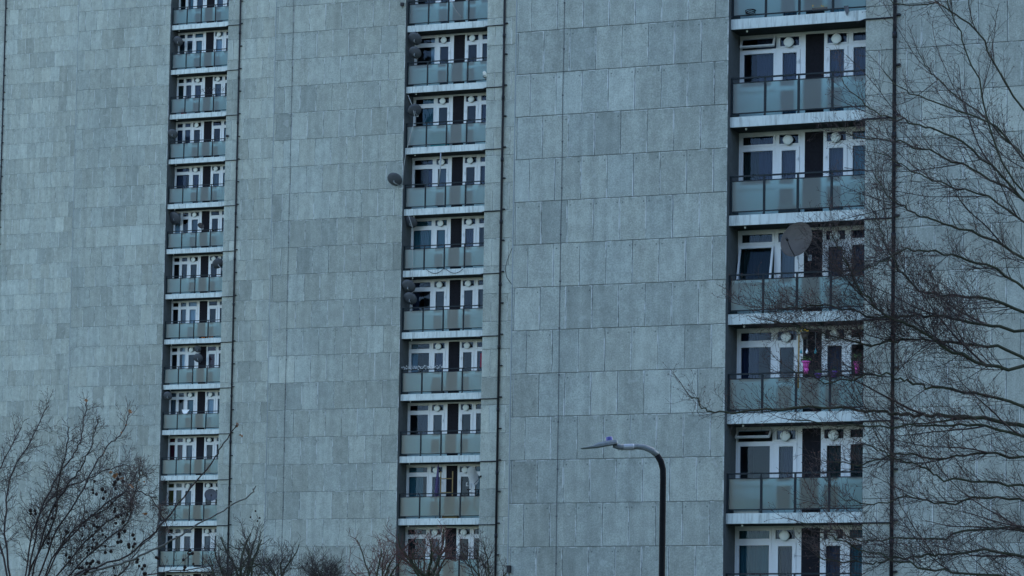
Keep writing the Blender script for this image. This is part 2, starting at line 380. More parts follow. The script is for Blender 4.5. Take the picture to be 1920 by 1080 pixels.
def win_frame(split, fan_open, low_open, partial):
    m = MB()
    # outer members of the whole screen
    m.box(0, BAY, Y0 - .01, Y1, fl(2.34), fl(FH)); 
    for a_, b_ in ((0, .055), (1.035, 1.115), (1.735, 1.875), (2.40, 2.455), (3.075, 3.165), (3.80, BAY)):
        m.box(a_, b_, Y0, Y1, SL, fl(2.34))
    for a_, b_ in ((.055, 1.035), (1.115, 1.735), (2.455, 3.075), (3.165, 3.80)):
        m.box(a_, b_, Y0, Y1, fl(1.95), fl(2.01))
    m.box(.055, 1.035, Y0, Y1, fl(.78), fl(.86)); m.box(3.165, 3.80, Y0, Y1, fl(.78), fl(.86))
    m.box(.055, 1.035, Y0 + .012, Y1, SL, fl(.78)); m.box(3.165, 3.80, Y0 + .012, Y1, SL, fl(.78))
    m.box(.02, 1.06, Y0 - .05, Y0 - .002, fl(.80), fl(.83)); m.box(3.15, 3.83, Y0 - .05, Y0 - .002, fl(.80), fl(.83))
    if split:
        m.box(.515, .575, Y0, Y1, fl(.86), fl(1.95)); m.box(.515, .575, Y0, Y1, fl(2.01), fl(2.34))
        for a_, b_ in ((.055, .515), (.575, 1.035)):
            m.ring(a_, b_, fl(.86), fl(1.95), .055, YS, Y1 - .01); m.ring(a_, b_, fl(2.01), fl(2.34), .05, YS, Y1 - .01)
    else:
        if not low_open: m.ring(.055, 1.035, fl(.86), fl(1.95), .065, YS, Y1 - .01)
        if not fan_open: m.ring(.055, 1.035, fl(2.01), fl(2.34), .055, YS, Y1 - .01)
        m.box(.18, .75, YS - .006, YS - .001, fl(1.905), fl(1.925))
    m.ring(1.115, 1.735, fl(2.01), fl(2.34), .04, YS, Y1 - .01); m.ring(2.455, 3.075, fl(2.01), fl(2.34), .04, YS, Y1 - .01)
    m.ring(3.165, 3.80, fl(.86), fl(1.95), .065, YS, Y1 - .01); m.ring(3.165, 3.80, fl(2.01), fl(2.34), .055, YS, Y1 - .01)
    return m.mesh('window_frame', MAT['upvc'])
S['wf'] = win_frame(False, False, False, 0); S['wf_split'] = win_frame(True, False, False, 0)
S['wf_fan'] = win_frame(False, True, False, 0); S['wf_low'] = win_frame(False, False, True, 0)
def door(x0, x1, hx):
    m = MB(); w_ = .105; z1 = fl(1.945)
    m.box(x0, x0 + w_, YS, Y1 - .01, fl(.03), z1); m.box(x1 - w_, x1, YS, Y1 - .01, fl(.03), z1)
    for a_, b_ in ((.03, .16), (.78, .90), (1.86, 1.945)): m.box(x0 + w_, x1 - w_, YS, Y1 - .01, fl(a_), fl(b_))
    m.box(x0 + w_ - .01, x1 - w_ + .01, YS - .006, YS - .001, fl(1.885), fl(1.905))
    m.box(hx - .012, hx + .012, YS - .03, YS - .001, fl(1.55), fl(1.67)); m.box(hx - .05, hx + .012, YS - .05, YS - .031, fl(1.60), fl(1.625))
    return m.mesh('door', MAT['upvc'])
S['doorL'] = door(1.12, 1.73, 1.69); S['doorR'] = door(2.46, 3.07, 2.50)
def pane(rs, name='window_pane'):
    m = MB()
    for x0, x1, z0, z1 in rs: m.quad((x0, Y0 + .03, fl(z0)), (x1, Y0 + .03, fl(z0)), (x1, Y0 + .03, fl(z1)), (x0, Y0 + .03, fl(z1)))
    return m.mesh(name, MAT['glass'])
S['paneL'] = pane([(.10, .99, .90, 1.91), (.09, 1.0, 2.04, 2.31)]); S['paneL_fan'] = pane([(.10, .99, .90, 1.91)]); S['paneL_low'] = pane([(.09, 1.0, 2.04, 2.31)])
S['paneR'] = pane([(3.21, 3.76, .90, 1.91), (3.2, 3.77, 2.04, 2.31)])
S['dpL'] = pane([(1.215, 1.635, .15, 1.87), (1.14, 1.71, 2.04, 2.31)], 'door_pane'); S['dpR'] = pane([(2.555, 2.975, .15, 1.87), (2.48, 3.05, 2.04, 2.31)], 'door_pane')
S['brick'] = MB().box(1.875, 2.40, Y0 + .004, Y0 + .12, SL, fl(2.34)).mesh('brick_panel', MAT['brick'])
m = MB(); m.lathe([(.125, 0), (.135, .01), (.135, .055)], (0, 0, 0), Vector((0, -1, 0)), 40, sq=.06)
S['lampbase'] = m.mesh('lamp_base', MAT['black'])
m = MB(); m.lathe([(.138, .056), (.140, .075), (.134, .092), (.112, .104), (.06, .112), (.01, .114)], (0, 0, 0), Vector((0, -1, 0)), 40, sq=.05)
S['lampdome'] = m.mesh('wall_light', MAT['lampw'])
def sash(x0, x1, z0, z1, w_, ang):
    """top-hung sash swung outwards; returns frame and pane meshes"""
    m = MB(); m.ring(0, x1 - x0, -(z1 - z0), 0, w_, -.03, .03); q = MB(); q.quad((w_ - .01, 0, -(z1 - z0) + w_ - .01), (x1 - x0 - w_ + .01, 0, -(z1 - z0) + w_ - .01), (x1 - x0 - w_ + .01, 0, -w_ + .01), (w_ - .01, 0, -w_ + .01))
    R = Matrix.Rotation(-ang, 4, 'X')
    for k in (m, q): k.v = [tuple((R @ Vector(p)) + Vector((x0, Y0 - .01, z1))) for p in k.v]
    return m.mesh('open_sash', MAT['upvc']), q.mesh('window_pane', MAT['glass'])
S['fan_s'], S['fan_p'] = sash(.05, 1.03, fl(2.01), fl(2.34), .05, RAD(27)); S['low_s'], S['low_p'] = sash(.05, 1.03, fl(.86), fl(1.95), .055, RAD(15))
S['fan2_s'], S['fan2_p'] = sash(.05, 1.03, fl(2.01), fl(2.34), .045, RAD(44))
S['lamppoint'] = MB().ball((0, 0, 0), .028, 8, 6, (1, 1, 1.5)).mesh('soffit_hook', MAT['lampw'])
S['branch'] = MB().tube([(3.55, -.035 + .25, -.045), (3.80, .0, -.035), (3.86, -.035, -.035), (BAY + PIER - .03, -.035, -.035)], .021, 8).mesh('branch_pipe', MAT['pipe'])
def curtain(x0, x1, z0, z1, mt, amp=.018, seed=0, gather=0):
    r = random.Random(seed); n = max(6, int((x1 - x0) / .018)); m = MB(); ph = r.uniform(0, 6); fr = r.uniform(45, 75); b = 0
    for j, z in enumerate((z0, (z0 + z1) / 2, z1)):
        for i in range(n + 1):
            u = i / n; xx = x0 + (x1 - x0) * u
            if gather: xx += gather * (1 - abs(j - 1)) * (u - .5)
            m.v.append((xx, Y0 + .14 + amp * sin(fr * xx + ph) + .3 * amp * sin(2.3 * fr * xx), z))
    for j in range(2):
        for i in range(n): q = j * (n + 1) + i; m.f.append((q, q + 1, q + n + 2, q + n + 1)); m.sm.append(True)
    return m.mesh('curtain', mt)
def blind(x0, x1, z0, z1):
    m = MB(); z = z1
    while z > z0: m.box(x0, x1, Y0 + .09, Y0 + .13, z - .022, z - .018); m.v[-4:] = [(a, b, c + .012) for a, b, c in m.v[-4:]]; z -= .05
    return m.mesh('blind', CURT[3])
CM = {}
def get_curt(kind, ci, sd):
    k = (kind, ci, sd)
    if k not in CM:
        z0, z1 = fl(.86), fl(2.33)
        r = random.Random(sd * 13 + ci)
        if kind == 'Lr': CM[k] = curtain(1.0 - r.uniform(.25, .6), 1.06, z0, z1, CURT[ci], seed=sd)
        elif kind == 'Ll': CM[k] = curtain(.04, .3 + r.uniform(0, .45), z0, z1, CURT[ci], seed=sd)
        elif kind == 'Lf': CM[k] = curtain(.03, 1.06, z0, z1, CURT[ci], .03, seed=sd)
        elif kind == 'D1': CM[k] = curtain(1.10, 1.78, fl(.05), z1, CURT[ci], seed=sd)
        elif kind == 'D2': CM[k] = curtain(2.42, 3.1, fl(.05), z1, CURT[ci], seed=sd)
        elif kind == 'Bl': CM[k] = blind(.06, 1.03, fl(2.33 - .45 - .4 * sd), z1)
        elif kind == 'Bd': CM[k] = blind(1.14, 1.72, fl(.9), z1)
        elif kind == 'R': CM[k] = curtain(3.12, 3.83, z0, z1, CURT[ci], seed=sd)
    return CM[k]

def balcony(T, k, split=False, variant=None, special=None):
    """floor whose ceiling slab is slab k; the balcony itself stands on slab k+1"""
    r = random.Random(int(T.O.y * 10) * 31 + k)
    z = T.zs - 2.7 * (k + 1)
    sl = link('balcony', S['slab'], T.root, (0, 0, z))
    link('railing', S['railing'], sl)
    for i in range(4): link('frosted_panel', S['frost'], sl, ((PX[i] + PX[i + 1]) / 2, 0, 0))
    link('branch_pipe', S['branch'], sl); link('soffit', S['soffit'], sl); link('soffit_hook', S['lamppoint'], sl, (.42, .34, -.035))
    fr = link('window_screen', S['wf_split' if split else {'fan': 'wf_fan', 'fan2': 'wf_fan', 'low': 'wf_low'}.get(variant, 'wf')], T.root, (0, 0, z))
    link('door', S['doorL'], fr); link('door', S['doorR'], fr)
    link('window_pane', S[{'fan': 'paneL_fan', 'fan2': 'paneL_fan', 'low': 'paneL_low'}.get(variant, 'paneL')], fr); link('window_pane', S['paneR'], fr)
    link('door_pane', S['dpL'], fr); link('door_pane', S['dpR'], fr)
    if variant in ('fan', 'low', 'fan2'): link('open_sash', S[variant + '_s'], fr); link('window_pane', S[variant + '_p'], fr)
    link('brick_panel', S['brick'], fr)
    for lx in (1.42, 2.77):
        if T.zs < 25 or r.random() < .92:
            link('lamp_base', S['lampbase'], fr, (lx, Y0 - .012, fl(2.14))); link('wall_light', S['lampdome'], fr, (lx, Y0 - .012, fl(2.14)))
    pick = special or []
    if not pick:
        c1 = r.choice((0, 0, 0, 1, 2, 3, 4)); 
        pick.append((r.choice(('Lr', 'Lr', 'Lr', 'Ll', 'Lf', 'Bl')), r.choice((c1, c1, 5, 2)), r.randrange(4)))
        if r.random() < .75: pick.append((r.choice(('D1', 'D1', 'D1', 'Bd')), r.choice((0, 1, 1, 2, 3, 5)), r.randrange(3)))
        if r.random() < .75: pick.append(('D2', r.choice((0, 1, 3, 3, 5, 6)), r.randrange(3)))
        if r.random() < .12: pick.clear()
        if r.random() < .7: pick.append(('R', r.choice((0, 1, 1, 2)), r.randrange(3)))
    for kd, ci, sd_ in pick: link('curtain', get_curt(kd, ci, sd_), fr)
    return sl, fr
VAR = {0: {0: 'fan', 2: 'low', 4: 'fan2'}}
SPEC = {(0, 0): [('Lr', 0, 0), ('D1', 1, 1), ('D2', 0, 1), ('R', 0, 1)], (0, 1): [('Ll', 4, 1), ('Lr', 1, 2), ('D1', 0, 1), ('D2', 0, 2), ('R', 2, 0)],
        (0, 2): [('Lf', 4, 1), ('D1', 3, 2), ('D2', 0, 0), ('R', 0, 0)], (0, 3): [('Ll', 1, 2), ('D2', 0, 1)], (0, 4): [('D1', 1, 0), ('D2', 4, 0), ('R', 4, 1)],
        (0, 5): [('Lf', 2, 3), ('D1', 1, 2), ('D2', 0, 1), ('R', 2, 1)], (2, 9): [('Lf', 6, 0), ('D1', 3, 0)], (2, 10): [('Ll', 7, 0), ('Lr', 7, 1), ('D1', 3, 1)],
        (1, 3): [('Lf', 2, 0), ('D1', 2, 0), ('D2', 0, 0)], (1, 8): [('Lf', 4, 2), ('D1', 3, 0)], (2, 6): [('D1', 5, 0), ('Lr', 3, 0)]}
for ti, (T, k0, k1) in enumerate(zip(towers, (-1, -1, -1), (7, 10, 14))):
    for k in range(k0, k1):
        balcony(T, k, split=(ti == 2 and k % 12 != 3), variant=VAR.get(ti, {}).get(k), special=list(SPEC.get((ti, k), [])))
    # slabs above what the frame shows and below close the recess
    zt = T.zs - 2.7 * k0; 
    while zt < TOP - 1:
        link('balcony', S['slab'], T.root, (0, 0, zt)); zt += 2.7
    zb = T.zs - 2.7 * (k1 + 1)
    while zb > 1.5:
        link('balcony', S['slab'], T.root, (0, 0, zb)); zb -= 2.7

# ---- downpipes, cables
for ti, T in enumerate(towers + [back]):
    xp = BAY + PIER; m = MB(); m.tube([(xp, -.075, 0), (xp, -.075, TOP)], .05, 12); 
    z = T.zs % 2.7 - .6
    while z < TOP:
        if z > 0: m.tube([(xp, -.075, z), (xp, -.075, z + .16)], .066, 12)
        z += 2.7
    o = m.build('downpipe', MAT['pipe'], T.root)
    z = T.zs % 1.35; m = MB()
    while z < TOP: m.box(xp + .03, xp + .15, -.10, -.005, z, z + .05); z += 1.35
    m.build('pipe_bracket', MAT['pipe'], o)
    if ti in (0, 1):
        xc = -4.80 if ti == 0 else -5.42
        m = MB(); z = 0; pts = []
        while z < TOP: pts.append((xc + rnd.uniform(-.008, .008), -.018, z)); z += 1.3
        m.tube(pts, .008, 6)
        for q in pts[1:]: m.box(q[0] - .017, q[0] + .017, -.032, -.003, q[2], q[2] + .04)
        m.build('conductor_cable', MAT['dishg'], T.root)

# ------------------------------------------------------------------ ground
m = MB(); N = 40
for j in range(N + 1):
    for i in range(N + 1):
        x = -1500 + 3000 * i / N; y = -1200 + 3600 * j / N; m.v.append((x, y, 0))
for j in range(N):
    for i in range(N): q = j * (N + 1) + i; m.f.append((q, q + 1, q + N + 2, q + N + 1)); m.sm.append(False)
tag(m.build('ground', MAT['grass']), kind='structure')
tag(MB().box(-60, 80, 46.3, 52.3, -.1, .02).build('road', MAT['tarmac']), kind='structure')
tag(MB().box(-60, 80, 52.3, 54.4, -.1, .13).build('pavement', MAT['kerb']), kind='structure')

# unseen blocks added behind the viewer to cut horizon light and darken window reflections
for i, (x0, x1, hh) in enumerate(((-125, -55, 52), (-46, 14, 60), (24, 70, 56), (80, 150, 60))):
    o = empty('horizon_blocker', ((x0 + x1) / 2, -80, 0)); tag(o, ('long grey block', 'tall grey block', 'narrow grey block', 'wide grey block')[i] + ' added unseen behind the viewer to block horizon light', 'tower block')
    w2 = (x1 - x0) / 2; MB().box(-w2, w2, -14, 0, 0, hh).build('wall', MAT['side'], o); m = MB(); z = 2.5
    while z < hh - 2:
        m.box(-w2 + 1, w2 - 1, .004, .06, z, z + 1.3); z += 2.7
    m.build('blocker_band', MAT['black'], o)  # dark stripes added to vary what the window glass reflects

# ------------------------------------------------------------------ street lamp
LY = 53.0
def L(x, y, dy=0): return at(x, y, LY + dy)
base = L(1241, 1080); base.z = .13
root = empty('street_lamp', base); tag(root, 'black column street lamp with bent arm, flat head and violet sensor cap', 'street lamp')
def rel(p): return Vector(p) - base
bx = base.x
bend = [L(1243.2, 900), L(1243, 880), L(1239.5, 866), L(1232, 853), L(1221, 844), L(1207, 838.5)]
m = MB(); m.tube([(0, 0, 0), (0, 0, 1.2)], .085, 16); m.tube([Vector((0, 0, 1.2)), Vector((0, 0, 1.28))] + [rel(p) for p in bend[:4]], [.085, .055, .052, .052, .052, .050], 16)
m.build('column', MAT['column'], root)
m = MB(); m.tube([rel(bend[3]), rel(bend[4]), rel(bend[5]), rel(L(1196, 837.5)), rel(L(1184, 837.8))], [.0505, .050, .048, .046, .046], 16); arm = m.build('arm', MAT['armp'], root)
m = MB(); m.tube([rel(L(1189, 838)), rel(L(1186, 838)), rel(L(1170, 838.5)), rel(L(1169, 838.5))], [.050, .055, .052, .046], 16); m.build('spigot_band', MAT['grey'], root)
m = MB(); m.tube([rel(L(1171, 838.5)), rel(L(1160, 838)), rel(L(1149, 836))], [.046, .047, .030], 14)
for xx in (1160.5, 1166): m.tube([rel(L(xx, 841)), rel(L(xx, 846))], .006, 6)
m.build('bracket', MAT['armp'], root)
# head: a flat tapered housing, tipped up at its front
c0 = rel(L(1158, 832)); c1 = rel(L(1089, 841)); ax = (c1 - c0); ln = ax.length; ax.normalize(); sd_ = Vector((0, 1, 0)); up = sd_.cross(ax) * -1
if up.z < 0: up = -up
prof = [(0.0, .06, .006, .030), (.02, .085, .0, .034), (.20, .13, -.008, .040), (.52, .15, -.018, .030), (.70, .145, -.014, .006), (.96, .12, -.006, .003), (1.0, .08, -.003, .002)]
m = MB(); b = 0
for (t, w_, lo, hi) in prof:
    hi *= 1.7
    for (yy, zz) in ((-w_, lo), (w_, lo), (w_, hi * .45), (w_ * .8, hi), (-w_ * .8, hi), (-w_, hi * .45)):
        m.v.append(tuple(c0 + ax * (ln * t) + sd_ * yy + up * zz))
for i in range(len(prof) - 1):
    for k in range(6): k2 = (k + 1) % 6; m.f.append((i * 6 + k, i * 6 + k2, i * 6 + 6 + k2, i * 6 + 6 + k)); m.sm.append(False)
m.f.append(tuple(range(6))[::-1]); m.sm.append(False); m.f.append(tuple(range(36, 42))); m.sm.append(False)
hd = m.build('lamp_head', MAT['armp'], root)
m = MB(); p = rel(L(1143, 829.5)); m.lathe([(.050, 0), (.056, .004), (.058, .03), (.058, .075), (.052, .09), (.03, .096)], p, up, 16); m.build('sensor_cap', MAT['violet'], root)
m = MB(); m.lathe([(.053, -.012), (.053, -.001)], p, up, 16); m.build('sensor_socket', MAT['black'], root)

# ------------------------------------------------------------------ satellite dishes
def dish(T, x, y, diam, az, el, mt, label, depth=.1, wall=None, ratio=1.08):
    """dish centred where pixel (x,y) meets the plane at 'depth' of tower T; az: degrees the bowl faces, 0 = away from the viewer along +Y, clockwise"""
    p = T_world(T, T_local(T, x, y, depth)); root = empty('satellite_dish', p)
    tag(root, label, 'satellite dish', 'satellite dishes on the balconies')
    az, el = RAD(az), RAD(el); nrm = Vector((sin(az) * cos(el), cos(az) * cos(el), sin(el)))
    R = diam / 2; prof = [(.004, 0)] + [(R * t, .16 * R * t * t * 1.6) for t in (.25, .5, .75, .9, 1)] + [(R * 1.02, .256 * R + .006), (R * 1.0, .256 * R - .012), (R * .7, .10 * R), (R * .3, .0), (.005, -.015)]
    m = MB(); m.lathe(prof, (0, 0, 0), nrm, 28); m.build('reflector', mt, root)
    dn = (Vector((0, 0, -1)) - nrm * Vector((0, 0, -1)).dot(nrm)).normalized()
    lo = dn * R * .97 + nrm * .2 * R; fo = nrm * R * 1.15 + dn * R * .35
    m = MB(); m.tube([lo - nrm * .03, (lo + fo) / 2 + dn * .05 * R, fo], .011, 6); m.lathe([(.03, -.05), (.035, 0), (.03, .05)], fo, -nrm + dn * .3, 10); m.build('feed_arm', MAT['black'], root)
    w_ = (T_world(T, wall) - p) if wall else (T.n * .28 + Vector((0, 0, -.12)))
    m = MB(); m.tube([-nrm * .012, -nrm * .09 + dn * .05, w_ + Vector((0, 0, -.02))], .018, 8); m.obox(w_, T.a * .05, T.n * .01, Vector((0, 0, .08))); m.build('mount', MAT['grey'], root)
    return root
R_, M_, L_ = towers
dish(M_, 739, 338, .66, 20, 42, MAT['dishg'], 'dark dish jutting from the outer wall edge left of the middle balconies', -.35, (-.03, .02, T_local(M_, 757, 350, 0).z))
dish(M_, 777, 74, .62, 25, 40, MAT['dishg'], 'upper dark dish of the two on the second balcony of the middle tower', .15)
dish(M_, 777, 100, .58, 25, 38, MAT['dishg'], 'lower dark dish of the two on the second balcony of the middle tower', .15)
dish(M_, 778, 208, .60, -15, 38, MAT['dishg'], 'single round dish with a pale cable across it, middle tower', .12)
dish(M_, 769, 418, .60, 20, 40, MAT['dishg'], 'dark dish beside teal curtains in the middle tower', .4)
dish(M_, 765, 538, .62, 20, 36, MAT['dishg'], 'upper dish of the close pair in the middle tower, below the looping cables', .1)
dish(M_, 768, 561, .60, 20, 36, MAT['dishg'], 'lower dish of the close pair in the middle tower, below the looping cables', .2)
dish(M_, 883, 893, .80, 122, 14, MAT['dishw'], 'white oval dish above the bicycle wheel on a low balcony', .05, (2.95, .8, T_local(M_, 880, 905, 0).z))
dish(L_, 333, 78, .62, 20, 36, MAT['dishg'], 'topmost dark dish on the farthest tower, left end of its balcony', .25)
dish(L_, 323, 252, .62, 20, 36, MAT['dishg'], 'dark dish at the left end of the fourth balcony down on the farthest tower', .0)
dish(L_, 326, 410, .80, 30, 30, MAT['dishg'], 'large faint grey dish in the shade at the left end of a far balcony', .5)
dish(L_, 376, 424, .40, 150, 25, MAT['dishb'], 'small brown dish in front of the dark brick on a far balcony', .3)
dish(L_, 409, 495, .66, -25, 32, MAT['dishg'], 'dark dish overlapping the right pier of the farthest tower', -.1, (3.86, .02, T_local(L_, 415, 505, 0).z))
dish(L_, 370, 655, .44, 10, 30, MAT['dishg'], 'small upper dish of the pair against dark brick on the farthest tower', .5)
dish(L_, 371, 672, .56, 10, 30, MAT['dishg'], 'larger lower dish of the pair against dark brick on the farthest tower', .4)
dish(L_, 314, 743, .54, 15, 30, MAT['dishg'], 'grey dish at the left end of the balcony with the white cloth', .1)
dish(L_, 395, 929, .74, 170, 16, MAT['dishg'], 'dark round dish facing outwards above a low balcony of the farthest tower', .0)
dish(R_, 1498, 452, .98, -142, 14, MAT['dishb'], 'largest dish, brown oval hanging in front of the nearest tower doors', -.15, (2.1, .84, T_local(R_, 1517, 483, .8).z))
dish(M_, 908, 140, .30, 60, 25, MAT['dishw'], 'very small white dish against the pier, right end of a balcony', .1)

# ------------------------------------------------------------------ things on the balconies
def wp(T, x, y, d=.1): return T_world(T, T_local(T, x, y, d))
def thing(name, T, x, y, d, label, cat, group=None):
    o = empty(name, wp(T, x, y, d), -T.th); return tag(o, label, cat, group)
def plant_pot(T, x, y, d, r, mt, label, hang, foliage=.25, double=False, g='pots hung on the balcony rail', lm='leaf'):
    o = thing('plant_pot', T, x, y, d, label, 'plant pot', g)
    m = MB(); m.lathe([(r * .62, 0), (r * .8, r * .9), (r * .85, r * 1.35), (r * 1.08, r * 1.4), (r * 1.08, r * 1.75), (r * .9, r * 1.75)], n=18)
    if double: m.lathe([(r * .45, -r * 1.7), (r * .6, -r * .9), (r * .75, -r * .4), (r * .55, -.002)], n=18)
    m.build('pot', mt, o)
    rr = random.Random(int(x * 3 + y)); m = MB()
    for i in range(70):
        a = rr.uniform(0, 6.28); q = Vector((cos(a) * rr.uniform(0, foliage), sin(a) * rr.uniform(0, foliage) * .6, r * 1.6 + rr.uniform(-.02, foliage)))
        e1 = Vector((rr.uniform(-1, 1), rr.uniform(-1, 1), rr.uniform(-1, 1))).normalized() * .035; e2 = e1.orthogonal().normalized() * .018
        m.quad(q - e1, q - e2, q + e1, q + e2)
    if foliage: m.build('foliage', MAT[lm], o)
    if hang:
        m = MB()
        for s_ in (-1, 1): m.tube([(s_ * r, 0, r * 1.7), (0, 0, hang)], .004, 4)
        m.build('hanger', MAT['black'], o)
    return o
plant_pot(R_, 1511, 690, .15, .105, MAT['pink'], 'bright pink double pot hung in front of dark brick', .55, .14, True)
plant_pot(R_, 1534, 711, .15, .09, MAT['purple'], 'purple pot behind the branches, next to the bright pink one', 0, .10)
plant_pot(R_, 1563, 708, .15, .10, MAT['purple'], 'purple pot farther right on the rail, before the right door', 0, .06)
plant_pot(R_, 1607, 690, .15, .095, MAT['pink'], 'dull pink double pot with green leaves, by the right pier', .5, .22, True)
o = plant_pot(R_, 1509, 636, .3, .11, MAT['dishb'], 'brown hanging basket with trailing leaves and yellow flowers', .35, .26)
m = MB()
for i in range(7): m.ball((rnd.uniform(-.12, .12), rnd.uniform(-.12, 0), rnd.uniform(.18, .32)), .022, 6, 4)
m.build('flower', MAT['yellow'], o)
o = thing('bamboo_pole', R_, 1497, 700, .25, 'yellow bamboo pole standing against the dark brick by the pink pot', 'pole')
MB().tube([(0, 0, -.4), (.0, .02, 1.05)], .026, 8).build('pole', MAT['wood'], o)
for i, (x, nm, mt) in enumerate(((1502, 'leftmost teal bottle hanging above the bright pink pot', 'teal'), (1513, 'white bottle hanging between the two teal ones', 'cloth'), (1529, 'rightmost teal bottle hanging beside the dark doorway', 'teal'))):
    o = tag(thing('hanging_bottle', R_, x, 663, .3, nm, 'bottle', 'bottles hung above the pink pot')
            if False else thing('hanging_bottle', R_, x, 663, .3, nm, 'bottle', 'bottles hung above the pink pot'))
    MB().lathe([(.022, 0), (.034, .02), (.034, .06), (.012, .1), (.010, .13)], n=12).build('bottle', MAT[mt], o); MB().tube([(0, 0, .13), (0, 0, .6)], .003, 4).build('cord', MAT['cable'], o)
def white_stuff(T, x, y, d, w_, h_, label, mt='cloth', name='storage_box', cat='box', ang=0.):
    o = thing(name, T, x, y, d, label, cat); m = MB(); m.box(-w_ / 2, w_ / 2, -.12, .12, 0, h_); m.build('tub', MAT[mt], o)
    MB().box(-w_ / 2 - .015, w_ / 2 + .015, -.135, .135, h_ + .002, h_ + .03).build('lid', MAT['grey'], o); return o
zf = lambda T, k: T.zs - 2.7 * (k + 1) + SL
def floor_box(T, k, xl, w_, h_, label, mt='cloth', d=.55):
    o = empty('storage_box', T_world(T, (xl, d, zf(T, k))), -T.th); tag(o, label, 'box', 'tubs standing on the balcony floors')
    MB().box(-w_ / 2, w_ / 2, -.12, .12, 0, h_).build('tub', MAT[mt], o); MB().box(-w_ / 2 - .015, w_ / 2 + .015, -.135, .135, h_ + .002, h_ + .03).build('lid', MAT['grey'], o)
floor_box(M_, 1, 1.5, .8, .62, 'pale green tub behind the second pane, below the single round dish', 'leaf2' if 'leaf2' in MAT else 'teal')
floor_box(R_, 1, 1.6, .55, .22, 'low tub on the floor of the second full balcony of the nearest tower', 'dishg')
floor_box(R_, 4, .5, .7, .34, 'grey tub behind the first pane of the lowest full balcony, nearest tower', 'grey')
floor_box(M_, 7, 2.3, .7, .16, 'low wooden tub behind the third pane, beside the bicycle', 'wood')
floor_box(M_, 5, 1.6, .5, .42, 'dark tub behind the second pane below the fairy lights', 'dishg')
floor_box(L_, 1, .75, .25, .35, 'small red tub behind the first pane, below the dark garland', 'red')
# fairy lights and garland
def garland(T, x0, y0, x1, y1, hpx, label, mats, seed_, n=34, amp=.10):
    r = random.Random(seed_); a_ = T_local(T, x0, y0, .17); b_ = T_local(T, x1, y1, .17)
    o = empty('fairy_lights', T_world(T, a_), -T.th); tag(o, label, 'fairy lights'); pts = []
    ln = (b_ - a_)
    for i in range(n * 3):
        u = i / (n * 3 - 1); pts.append(Vector((ln.x * u + .05 * sin(i * 1.9), -.02 + .02 * cos(i * 2.1), ln.z * u + amp * sin(i * 1.35) * r.uniform(.4, 1.1))))
    MB().tube(pts, .007, 4).build('wire', MAT[mats[0]], o)
    bm_ = MB().ball((0, 0, 0), .019, 6, 4).mesh('bulb', MAT[mats[1]])
    for p in pts[::2]: link('bulb', bm_, o, p + Vector((0, -.012, 0)))
garland(M_, 754, 690, 832, 688, 6, 'white fairy lights tangled along the top rail of a middle tower balcony', ('cable', 'cloth'), 3, 30, .085)
garland(L_, 372, 171, 425, 166, 6, 'dark spiky garland above the rail of the third balcony, farthest tower', ('pipe', 'dishg'), 4, 30, .16)
# cables
def cable(pts, r, mt, label, name='cable', cat='cable'):
    o = MB().tube(pts, r, 5).build(name, MAT[mt]); return tag(o, label, cat)
cable([wp(M_, 765, 178, .1), wp(M_, 772, 196, .1), wp(M_, 777, 215, .05), wp(M_, 775, 235, .05), wp(M_, 766, 268, .1), wp(M_, 760, 292, .12), wp(M_, 757, 312, -.02), wp(M_, 755, 345, -.02)], .012, 'cable', 'pale cable running down past the single round dish of the middle tower')
cable([wp(M_, 766, 404, .1), wp(M_, 771, 419, .1), wp(M_, 773, 425, .1), wp(M_, 773, 470, .12), wp(M_, 773, 530, .12)], .010, 'cable', 'straight pale cable hanging over the teal-curtained balcony')
lp = []
for (a0, a1) in ((799, 831), (836, 868)):
    for i in range(13):
        u = i / 12; lp.append(wp(M_, a0 + (a1 - a0) * u, 504.5 - 3.5 * u * 0 + 8 * (1 - (2 * u - 1) ** 2) - .01 * (a0 - 799), .16))
cable(lp, .012, 'pipe', 'black cable looping twice below the rail over a balcony slab')
cable([wp(M_, 845, 0, .2), wp(M_, 855, 20, .2), wp(M_, 866, 33, .2)], .014, 'cable', 'pale rod leaning behind the glass of the topmost middle balcony')
cable([wp(M_, 962, 461, -.05), wp(M_, 951, 488, -.05), wp(M_, 947, 505, -.05), wp(M_, 950, 520, -.05), wp(M_, 962, 537, -.05)], .012, 'pipe', 'black cable bowed outwards beside the downpipe of the middle tower')
o = MB().tube([wp(M_, 826.5, 287, .12), wp(M_, 826, 312, .12), wp(M_, 822, 346, .14)], .03, 8).build('pole', MAT['grey']); tag(o, 'grey pole leaning on the rail in front of a middle tower door', 'pole')
# small fixings on the walls
def wall_box(T, x, y, label, w_=.1, h_=.12, mt='black'):
    p = wp(T, x, y, -.06); o = empty('wall_box', p, -T.th); tag(o, label, 'wall box')
    MB().box(-w_ / 2, w_ / 2, -.05, .05, -h_ / 2, h_ / 2).build('casing', MAT[mt], o); MB().tube([(0, 0, -h_ / 2), (0, .03, -h_ / 2 - .1)], .01, 6).build('lead', MAT['black'], o)
wall_box(M_, 754, 8, 'small black box on the wall beside the topmost middle balcony', .14, .14)
wall_box(L_, 289, 932, 'small black bracket box on the wall left of a low balcony, farthest tower', .34, .06)
wall_box(R_, 954, 1067, 'small black box at the bottom left corner of the nearest tower', .10, .2)
wall_box(L_, 426, 255, 'small black box on the pier right of a balcony, farthest tower', .14, .12)
